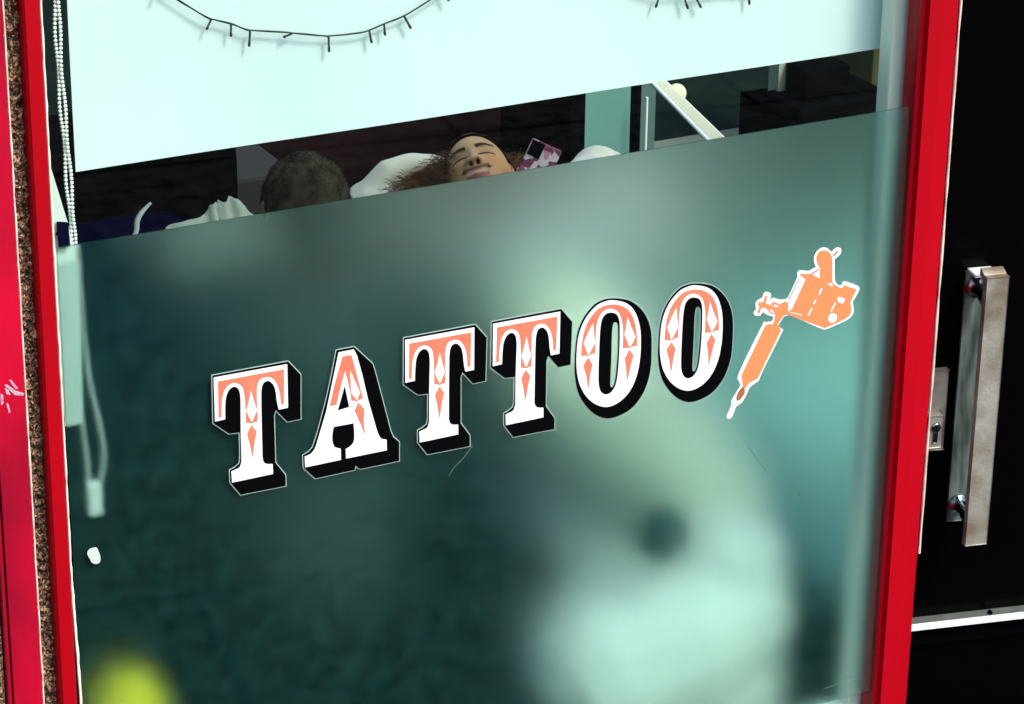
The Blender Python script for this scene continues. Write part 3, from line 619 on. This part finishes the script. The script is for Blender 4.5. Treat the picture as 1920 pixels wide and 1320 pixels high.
# cropped hair: close cap plus several thousand short hairs
rnd = random.Random(3); bm = bmesh.new()
def scalp(d, s=1.0):
    p = Vector((d.x*.074, d.y*.093, d.z*.115)); 
    if p.z < 0: p.x *= 1-.20*(-p.z/.115)**1.4
    if p.z < -.02 and d.y < 0: p.y *= 1-.35*((-.02-p.z)/.095)
    return p*s
cap = bmesh.ops.create_icosphere(bm, subdivisions=6, radius=1)
for v in list(cap['verts']):
    d = v.co.normalized(); v.co = mc+Mm @ (scalp(d, .98*1.045)*(1+.012*noise.noise(d*14)))
kill = [v for v in bm.verts if (lambda q: q.z < -.055 or (q.y > .055 and q.z < .06) or (abs(q.x) > .062 and q.z < -.0 and q.y > -.03))(Mm.inverted() @ (v.co-mc))]
bmesh.ops.delete(bm, geom=kill, context='VERTS')
for i in range(9000):
    d = Vector((rnd.gauss(0, 1), rnd.gauss(0, 1), rnd.gauss(0, 1))).normalized(); p = scalp(d, .98*1.035)
    if p.z < -.055 or (p.y > .055 and p.z < .06) or (abs(p.x) > .062 and p.z < 0 and p.y > -.03): continue
    fl = Vector((.3*d.x, -.7+rnd.gauss(0, .45), rnd.gauss(-.2, .4))); t = (d*.8+fl*.7).normalized(); L = rnd.uniform(.004, .008)
    sd_ = t.cross(d).normalized()*.0007; a = mc+Mm @ p; 
    v = [bm.verts.new(a-Mm @ sd_), bm.verts.new(a+Mm @ sd_), bm.verts.new(a+Mm @ (t*L))]; bm.faces.new(v)
me = bpy.data.meshes.new('hair'); bm.to_mesh(me); bm.free(); link('hair', me, M_HAIR, man, False)
bm = bmesh.new(); box(bm, (hip.x-.2, hip.y-.18, hip.z-.17), (hip.x+.2, hip.y+.2, hip.z-.13), .015, 3)
stool = link_bm('seat', bm, M_SOFA); ck = empty('stool', (hip.x, hip.y, FLOOR), label='black stool under the person with cropped hair', cat='stool')
stool.parent = ck; stool.matrix_parent_inverse = Matrix.Translation(ck.location).inverted()
for sx in (-1, 1):
    for sy in (-1, 1):
        bm = bmesh.new(); tube(bm, [(hip.x+sx*.15, hip.y+sy*.13, hip.z-.17), (hip.x+sx*.18, hip.y+sy*.16, FLOOR)], .012, 8); link_bm('leg', bm, M_DARK, ck)

# --- person leaning back with face turned up, holding a phone
GY = 1.25
gc = at(898, 334, GY)
ppm = FPX/((gc-C).dot(FW))
roll = math.radians(16.5); tl_ = math.radians(40)
upi = UP*math.cos(roll)-RT*math.sin(roll); rti = RT*math.cos(roll)+UP*math.sin(roll)
fn = (-FW)*math.cos(tl_)+upi*math.sin(tl_); fu = upi*math.cos(tl_)+FW*math.sin(tl_)
Mg = Matrix((rti, fn, fu)).transposed()      # columns: right, front, up
if Mg.determinant() < 0: Mg = Matrix((-rti, fn, fu)).transposed()
SG = .80
Mg = Mg @ Matrix.Diagonal((1.07, 1, 1))
girl = empty('person', (gc.x, gc.y, FLOOR), label='smiling person with curly brown hair and cream coat, head tipped back, holding a phone', cat='person')
bm = bmesh.new(); stand_head(bm, gc, Mg, SG, True)
down = -fu
tow = Vector((-.35, -1, 0)).normalized()                      # towards the window
nb = gc+down*.085+(-fn)*.035; base = nb+Vector((0, -.02, -.09))
torso = at(1040, 520, GY-.12); lap = at(1100, 760, GY-.3)
limb(bm, [gc+down*.05-fn*.02, nb, base], [.045, .042, .05]); limb(bm, [base, torso, lap], [.06, .11, .12])
rs = torso+RT*.16+Z*.09; ls = torso-RT*.16+Z*.06
elb = at(1130, 312, GY-.05); ph_c = at(1008, 318, GY-.15)
limb(bm, [torso+Z*.05, rs, elb, ph_c+Vector((.03, .03, -.13))], [.06, .05, .036, .026])
hand(bm, ph_c+Vector((.03, .04, -.135)), Vector((-.25, .1, 1)), Vector((-.3, -1, 0)), .82, .8)
lel = ls-Z*.24; lwr = lap+Vector((-.02, -.08, .12)); limb(bm, [torso+Z*.05, ls, lel, lwr], [.06, .05, .04, .028]); hand(bm, lwr, Vector((.8, -.3, 0)), -Z, .85, .6)
k1 = at(1352, 1060, .26); k2 = at(1165, 1275, .24)
for k_ in (k1, k2):
    ft = Vector((k_.x+.02, max(.25, k_.y-.12), FLOOR+.08)); limb(bm, [lap, k_, ft], [.11, .07, .045]); limb(bm, [ft, ft+Vector((-.03, -.1, -.03))], [.045, .03])
me = remeshed(bm, .0024, 1)
def gcol(v):
    Mi = np.array(Mg.inverted()); q = (v-np.array(gc)) @ Mi.T/SG
    X, Y, Zz = q[:, 0], q[:, 1], q[:, 2]; fr = (Y > .03)*(np.abs(Zz) < .13)
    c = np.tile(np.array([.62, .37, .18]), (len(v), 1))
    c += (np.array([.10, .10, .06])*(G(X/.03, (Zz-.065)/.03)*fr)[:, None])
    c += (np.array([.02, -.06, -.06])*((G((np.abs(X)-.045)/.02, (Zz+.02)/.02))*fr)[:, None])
    def put(mask, rgb):
        nonlocal c; m = np.clip(mask*fr, 0, 1)[:, None]; c = c*(1-m)+np.array(rgb)*m
    ax = np.abs(X)
    bz = .0275+.005*np.sin(np.clip((ax-.012)/.04, 0, 1)*math.pi*.7)
    put((ax > .011)*(ax < .052)*np.clip(1.6-np.abs(Zz-bz)/(.0060-.08*np.clip(ax-.026, 0, 1)), 0, 1), (.030, .017, .010))
    lz = .0035-.0035*((ax-.031)/.016)**2*1.0+.002*(ax-.031)/.016
    put((ax > .013)*(ax < .052)*np.clip(1.7-np.abs(Zz-lz)/(.0046-.0022*np.abs((ax-.031)/.018)), 0, 1)*.95, (.012, .007, .005))
    put(.35*G((ax-.032)/.016, (Zz-.013)/.007), (.30, .14, .07))
    put(G((ax-.0085)/.0046, (Zz+.0315)/.0036)*1.9, (.02, .006, .004))
    mz = -.0500+.010*(X/.03)**2*.6
    put((ax < .031)*np.clip(1.6-np.abs(Zz-(mz+.0065))/.0046, 0, 1), (.20, .065, .045))
    put((ax < .028)*np.clip(1.6-np.abs(Zz-(mz-.0125))/.0055, 0, 1), (.40, .15, .10))
    put((ax < .024)*np.clip(1.5-np.abs(Zz-(mz-.0025))/.0042, 0, 1), (.60, .40, .30))
    put(np.clip(1.4-np.hypot((ax-.030)/.006, (Zz-mz-.002)/.0035), 0, 1), (.02, .006, .005))
    return c
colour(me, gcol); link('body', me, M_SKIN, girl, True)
# hair
bm = bmesh.new(); cap = bmesh.ops.create_icosphere(bm, subdivisions=5, radius=1)
for v in cap['verts']:
    d = v.co.normalized(); p = scalp(d, SG*1.07); v.co = gc+Mg @ (p*(1+.03*noise.noise(d*6)))
def isface(q): return (q.y > .0 and q.z < .085*SG+.0 - 6.0*q.x*q.x) and q.y > .012
kill = [v for v in bm.verts if isface(Mg.inverted() @ (v.co-gc))]
bmesh.ops.delete(bm, geom=kill, context='VERTS')
rnd = random.Random(11)
def strand(p, tgt, n, rad, curl):
    pts = []; ax = (tgt-p).normalized(); a = ax.orthogonal().normalized(); b = ax.cross(a); ph = rnd.uniform(0, 6.3); w_ = rnd.uniform(2.5, 5.0)
    mid = (p+tgt)/2+Vector((rnd.gauss(0, .012), rnd.gauss(0, .012), rnd.gauss(.008, .012)))
    for i in range(n+1):
        t = i/n; q = p*(1-t)**2+mid*2*t*(1-t)+tgt*t*t; r_ = curl*(.4+t)
        pts.append(q+a*r_*math.cos(ph+t*w_*6.28)+b*r_*math.sin(ph+t*w_*6.28))
    tube(bm, pts, [rad*(1-.6*i/n) for i in range(n+1)], 3, False)
for i in range(1150):
    left = i < 950
    if left: d = Vector((-abs(rnd.gauss(1, .4)), rnd.uniform(-1.2, -.15), rnd.uniform(-.5, 1.0))).normalized()
    else: d = Vector((abs(rnd.gauss(1, .4)), rnd.uniform(-1.3, -.25), rnd.uniform(-.6, .9))).normalized()
    p = gc+Mg @ scalp(d, SG*1.04)
    if left:
        u = rnd.random(); px = 712+112*(1-(1-u)**1.5)+rnd.gauss(0, 4); top = 283+(835-px)*.52
        py = rnd.uniform(top, 385+(840-px)*.18); tgt = at(px, py, GY+rnd.uniform(-.0, .10))
    else:
        px = rnd.uniform(952, 990); tgt = at(px, rnd.uniform(285, 350), GY+rnd.uniform(-.02, .08))
    strand(p, tgt, 34, .0010, rnd.uniform(.004, .009))
me = bpy.data.meshes.new('hair'); bm.to_mesh(me); bm.free(); link('hair', me, M_CURL, girl, False)
# coat with hood; one sleeve raised
bm = bmesh.new()
hp = [(668, 420), (683, 350), (712, 312), (752, 296), (795, 293)]
hc = [at(x+16, y+14, GY+.09) for x, y in hp]
limb(bm, hc+[at(850, 350, GY+.12), at(960, 420, GY+.05)], [.045, .035, .030, .026, .020, .05, .08])
limb(bm, [at(700, 400, GY+.09), at(800, 440, GY+.02), at(940, 440, GY-.03)], [.07, .09, .09])
limb(bm, [base-Z*.03, torso, lap], [.085, .155, .165])
limb(bm, [torso+Z*.03, rs, at(1120, 322, GY-.05), at(1165, 335, GY-.05)], [.10, .085, .055, .045])
limb(bm, [at(1120, 322, GY-.05), at(1040, 372, GY-.12)], [.05, .040])
limb(bm, [torso+Z*.02, ls, lel, lwr], [.10, .075, .06, .045])
limb(bm, [at(1000, 560, .55), at(1080, 690, .50), at(1230, 830, .42), at(1340, 950, .32)], [.13, .15, .13, .10])
limb(bm, [lap, at(1040, 640, .7)], [.16, .12]); limb(bm, [at(925, 425, GY-.16), at(1010, 440, GY-.2), at(1090, 420, GY-.2)], [.04, .075, .08])
limb(bm, [at(1120, 340, GY-.06), at(1075, 520, .75), at(1050, 600, .6)], [.06, .11, .12])
link('coat', remeshed(bm, .007, 3), M_CREAM, girl, True)
bm = bmesh.new(); limb(bm, [lap, k1, Vector((k1.x-.0, .25, FLOOR+.14))], [.17, .12, .12]); limb(bm, [lap, k2, Vector((k2.x-.03, .25, FLOOR+.14))], [.16, .13, .14]); limb(bm, [at(1130, 1240, .24), at(1270, 1190, .22), at(1350, 1140, .24)], [.14, .13, .13])
link('trousers', remeshed(bm, .008, 4), M_TROUS, girl, True)
# phone
phn = empty('phone', ph_c, label='phone in a pink and white marbled case held up beside the smiling face', cat='phone')
pr = math.radians(-25)
r2 = RT*math.cos(pr)+UP*math.sin(pr); u2 = UP*math.cos(pr)-RT*math.sin(pr); fq = -FW
cc = at(1013, 300, GY-.12)
bm = bmesh.new(); obox(bm, cc-r2*.031-u2*.055-fq*.005, r2*.062, u2*.088, fq*.009, .004, 3); link_bm('case', bm, M_CASE, phn)
bm = bmesh.new(); obox(bm, cc-r2*.029+u2*.000+fq*.0045, r2*.026, u2*.030, fq*.0025, .001, 2); cb = link_bm('camera_block', bm, M_DARK, phn)
for i in range(3):
    q = cc-r2*(.023-.012*(i % 2))+u2*(.006+.009*i)+fq*.007; bm = bmesh.new(); tube(bm, [q, q+fq*.0012], .0035, 12); link_bm('lens', bm, M_CHROME, cb) if 0 else link_bm('lens', bm, M_SOFA, phn)
# armchair the person leans in
ac = empty('armchair', (gc.x+.1, GY+.1, FLOOR), label='dark padded armchair holding the smiling person', cat='armchair')
bx0 = Vector((torso.x, torso.y+.30, 0))
bm = bmesh.new(); box(bm, (torso.x-.36, torso.y+.22, FLOOR+.1), (torso.x+.36, torso.y+.36, torso.z+.02), .05, 4); link_bm('backrest', bm, M_SOFA, ac)
bm = bmesh.new(); box(bm, (torso.x-.36, torso.y-.30, FLOOR+.1), (torso.x+.36, torso.y+.22, lap.z-.16), .04, 4); link_bm('seat', bm, M_SOFA, ac)
for sx in (-.33, .33):
    for sy in (-.25, .3):
        bm = bmesh.new(); tube(bm, [(torso.x+sx, torso.y+sy, FLOOR+.1), (torso.x+sx, torso.y+sy, FLOOR)], .02, 8); link_bm('leg', bm, M_DARK, ac)
# grey round shape on the lap; dark lump added to darken a gap
def lump(name, px, py, y, r, m, label, cat, squash=(1, 1, 1)):
    bm = bmesh.new(); c = at(px, py, y); r3 = Vector(r) if hasattr(r, '__len__') else Vector((r, r, r)); 
    bmesh.ops.create_icosphere(bm, subdivisions=5, radius=1)
    for v in bm.verts:
        d = v.co.copy(); k = 1+.05*noise.noise(d*2.2); v.co = c+Vector((d.x*r3.x, d.y*r3.y, d.z*r3.z))*k
    o = link_bm(name, bm, m, None, True); tag(o, label, cat); return o
lump('cushion', 1243, 1003, .15, (.048, .03, .054), M_GREY, 'small grey round shape on the cream lap, blurred behind the frosted glass', 'cushion')
lump('dark_lump', 1000, 1070, .34, (.055, .05, .045), M_SOFA, 'dark lump added as the dark gap left of the cream lap, blurred behind the frosted glass', 'dark_lump')
lump('pouffe', 236, 1350, .22, (.066, .05, .085), M_LIME, 'bright lime green pouffe blurred at the lower left of the frosted glass', 'pouffe')
# black sofa and navy cushion at the left
so_ = empty('sofa', at(300, 350, 1.6), label='black leather sofa in the shadow at the left of the clear strip', cat='sofa'); so_.location.z = FLOOR
a, b = at(60, 320, 1.5), at(474, 305, 1.5)
bm = bmesh.new(); box(bm, (a.x-.3, 1.5, FLOOR+.08), (b.x-.01, 1.78, b.z+.08), .09, 6); link_bm('backrest', bm, M_SOFA, so_, True)
bm = bmesh.new(); box(bm, (a.x-.3, 1.0, FLOOR+.08), (b.x-.06, 1.5, FLOOR+.48), .05, 4); link_bm('seat', bm, M_SOFA, so_, True)
bm = bmesh.new(); box(bm, (b.x-.14, 1.0, FLOOR+.08), (b.x-.02, 1.49, FLOOR+.66), .04, 4); link_bm('arm', bm, M_SOFA, so_, True)
for sx in (a.x-.2, b.x-.1):
    for sy in (1.06, 1.7):
        bm = bmesh.new(); tube(bm, [(sx, sy, FLOOR+.08), (sx, sy, FLOOR)], .02, 8); link_bm('foot', bm, M_DARK, so_)
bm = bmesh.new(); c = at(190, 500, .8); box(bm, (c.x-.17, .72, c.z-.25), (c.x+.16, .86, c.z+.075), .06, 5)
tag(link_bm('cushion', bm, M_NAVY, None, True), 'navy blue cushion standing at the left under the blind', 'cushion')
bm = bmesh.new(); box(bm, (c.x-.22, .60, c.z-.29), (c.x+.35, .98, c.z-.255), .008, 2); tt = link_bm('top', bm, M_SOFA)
tb = empty('table', (c.x, .79, FLOOR), label='low black side table carrying the navy cushion and the cream cloth', cat='table'); tt.parent = tb; tt.matrix_parent_inverse = Matrix.Translation(tb.location).inverted()
for sx in (-.19, .32):
    for sy in (.63, .95):
        bm = bmesh.new(); tube(bm, [(c.x+sx, sy, c.z-.29), (c.x+sx, sy, FLOOR)], .014, 8); link_bm('leg', bm, M_DARK, tb)
# thin curved white hook
bm = bmesh.new(); pts = crom([at(x, y, .30) for x, y in ((245, 446), (252, 441), (256, 430), (257, 415), (263, 402), (272, 391), (283, 380))], 6)
tube(bm, pts, [.0022+.0022*math.sin(min(1, i/len(pts)*1.1)*math.pi) for i in range(len(pts))], 8)
P0 = pts[0]
hk = empty('hook_stand', (P0.x, P0.y, FLOOR), label='thin curved pale hook on a dark stand in front of the navy cushion', cat='hook'); link_bm('hook', bm, M_CORD, hk, True)
bm = bmesh.new(); tube(bm, [P0+Vector((0, 0, -.001)), Vector((P0.x, P0.y, FLOOR+.012))], .0022, 8); link_bm('stem', bm, M_DARK, hk)
bm = bmesh.new(); tube(bm, [(P0.x, P0.y, FLOOR+.012), (P0.x, P0.y, FLOOR)], .06, 20); link_bm('base', bm, M_DARK, hk)
# crumpled cream cloth
bm = bmesh.new(); y0 = .62
prof = [(310, 428), (345, 414), (385, 402), (395, 384), (404, 380), (412, 384), (408, 377), (420, 378), (431, 369), (445, 376), (462, 392), (484, 412)]
nu = 60; rows = []
tp = crom([Vector((x, y, 0)) for x, y in prof], 6)
for j in range(14):
    row = []
    for i, q in enumerate(tp):
        t = j/13; fold = .012*math.sin(i*.55+t*2)*(.3+t)+.006*noise.noise((i*.3, t*3, 0)); p = at(q.x+t*(q.x-400)*.12, q.y, y0); row.append(bm.verts.new((p.x, y0-.03*t+fold, p.z-.06*t)))
    rows.append(row)
for j in range(13):
    for i in range(len(tp)-1): bm.faces.new((rows[j][i], rows[j][i+1], rows[j+1][i+1], rows[j+1][i]))
cl = link_bm('cloth', bm, M_CREAM, None, True); sm = cl.modifiers.new('s', 'SOLIDIFY'); sm.thickness = .003
tag(cl, 'crumpled cream cloth with a ragged folded top, left of the cropped head', 'cloth')
# items in the clear strip on the right
def block(name, px0, py0, px1, py1, y, th, m, parent=None, bev=.002, run=None):
    a, b = at(px0, py0, y), at(px1, py1, y); bm = bmesh.new(); z1 = max(a.z, at(px1, py0, y).z); z0 = b.z if run is None else run
    box(bm, (min(a.x, b.x), y, z0), (max(a.x, b.x), y+th, z1), bev, 2); return link_bm(name, bm, m, parent)
dc = empty('display_cabinet', at(1150, 200, 2.2), label='pale teal cabinet with an upright steel rod behind the cream sleeve', cat='cabinet'); dc.location.z = FLOOR
block('side_panel', 1098, 120, 1197, 300, 2.2, .35, M_TEAL, dc, .003, FLOOR)
block('dark_edge', 1073, 130, 1096, 300, 2.19, .36, M_SOFA, dc, .003, FLOOR)
block('frame', 1199, 120, 1226, 300, 2.205, .05, mat('grey_green_metal', (.08, .13, .12), .4), dc, .002, FLOOR)
a = at(1213, 182, 2.15); bm = bmesh.new(); tube(bm, [a, Vector((a.x, a.y, FLOOR))], .0035, 10); link_bm('rod', bm, M_ALU, dc)
hr = empty('handrail', at(1290, 210, 1.6), label='white handrail sloping down to the right with a cream round cap', cat='handrail'); hr.location.z = FLOOR
bm = bmesh.new(); a0, a1 = at(1190, 112, 1.9), at(1420, 335, 1.5); dd = (a1-a0); sd2 = RT*.012+UP*.010
obox(bm, a0-sd2-Vector((0, .01, 0)), dd, sd2*2, Vector((0, .02, 0)), .004, 3); link_bm('rail', bm, M_CREAM, hr)
bm = bmesh.new(); a0b, a1b = at(1179, 110, 1.88), at(1402, 340, 1.48); tube(bm, [a0b, a1b], .0045, 10); link_bm('steel_edge', bm, M_ALU, hr)
for t in (.02, .98):
    p = a0.lerp(a1, t); bm = bmesh.new(); tube(bm, [p, Vector((p.x, p.y, FLOOR))], .012, 10); link_bm('post', bm, M_DARK, hr)
bm = bmesh.new(); p = at(1268, 176, 1.86); ball(bm, p, (.024, .02, .024)); link_bm('cap', bm, M_CREAMY, hr, True)
pt = empty('newel_post', at(1480, 200, 2.6), label='beige wooden post standing on the dark floor at the right of the clear strip', cat='post'); pt.location.z = FLOOR
block('post', 1464, 60, 1496, 196, 2.6, .05, M_BEIGE, pt, .004, None)
pt_b = at(1480, 196, 2.6).z
block('panel', 1499, 60, 1560, 190, 2.61, .02, mat('grey_teal_panel', (.03, .07, .06), .6), pt, .002, None)
bm = bmesh.new(); p = at(1480, 200, 2.6); box(bm, (p.x-.06, 2.55, FLOOR), (p.x+.3, 2.75, pt_b), .005); link_bm('plinth', bm, M_DARK, pt)
block('equipment_box', 1513, 134, 1592, 176, 2.5, .10, M_DARK, None, .006, None)
o = bpy.data.objects['equipment_box']; tag(o, 'small black box standing in front of the grey panel at the right', 'box')
z_ = o.bound_box[0][2]; bm = bmesh.new(); c0 = Vector(o.bound_box[0]); c1 = Vector(o.bound_box[6]); box(bm, (c0.x-.05, c0.y-.05, FLOOR), (c1.x+.05, c1.y+.02, z_-.001), .005)
tag(link_bm('low_cupboard', bm, M_DARK), 'low black cupboard under the small black box', 'cupboard')
# long dark brown block behind the people and grey kerb between sofa and block
bm = bmesh.new(); a, b = at(700, 215, 2.6), at(1072, 185, 2.6); a = at(545, 255, 2.6); box(bm, (a.x, 2.6, FLOOR), (b.x, 3.0, a.z-.10), .01)
tag(link_bm('dark_block', bm, M_DARKBROWN), 'long dark brown block behind the two people', 'dark_block')
bm = bmesh.new(); a, b = at(420, 340, 2.0), at(512, 340, 2.0); box(bm, (a.x, 2.0, FLOOR), (b.x+.05, 2.2, a.z+.0), .01)
tag(link_bm('grey_crate', bm, mat('grey_plastic', (.028, .028, .027), .7, spec=.1)), 'grey crate between the black sofa and the cropped head', 'crate')
# pale teal counter at the right, blurred behind the film
tc_ = empty('low_table', (2.2, 1.0, FLOOR), label='wide low teal table blurred behind the right side of the frosted glass', cat='table')
bm = bmesh.new(); box(bm, (1.62, .42, .07), (3.6, 1.75, .10), .008); link_bm('top', bm, M_COUNTER, tc_)
bm = bmesh.new(); box(bm, (1.70, .50, FLOOR), (3.5, 1.66, .0695), .008); link_bm('plinth', bm, M_DARK, tc_)
bm = bmesh.new(); box(bm, (-.4, 2.3, FLOOR+.001), (4.2, 3.75, FLOOR+.012), .004)
tag(link_bm('haze_sheet', bm, mat('grey_green_haze', (.13, .16, .13), .95, var=(.10, .125, .10), vscale=6)), 'wide grey green sheet on the dark floor, added to give the upper film its haze', 'haze_sheet')  # added sheet: its grey stands in for the haze high on the film
a, b = at(1640, 62, 3.2), at(1720, 62, 3.2); bm = bmesh.new(); box(bm, (a.x, 3.2, FLOOR), (b.x, 3.5, a.z+.3), .01)
tag(link_bm('olive_locker', bm, mat('olive_metal', (.045, .05, .008), .6, var=(.03, .035, .006), vscale=10)), 'olive green locker glimpsed beside the right end of the blind', 'locker')
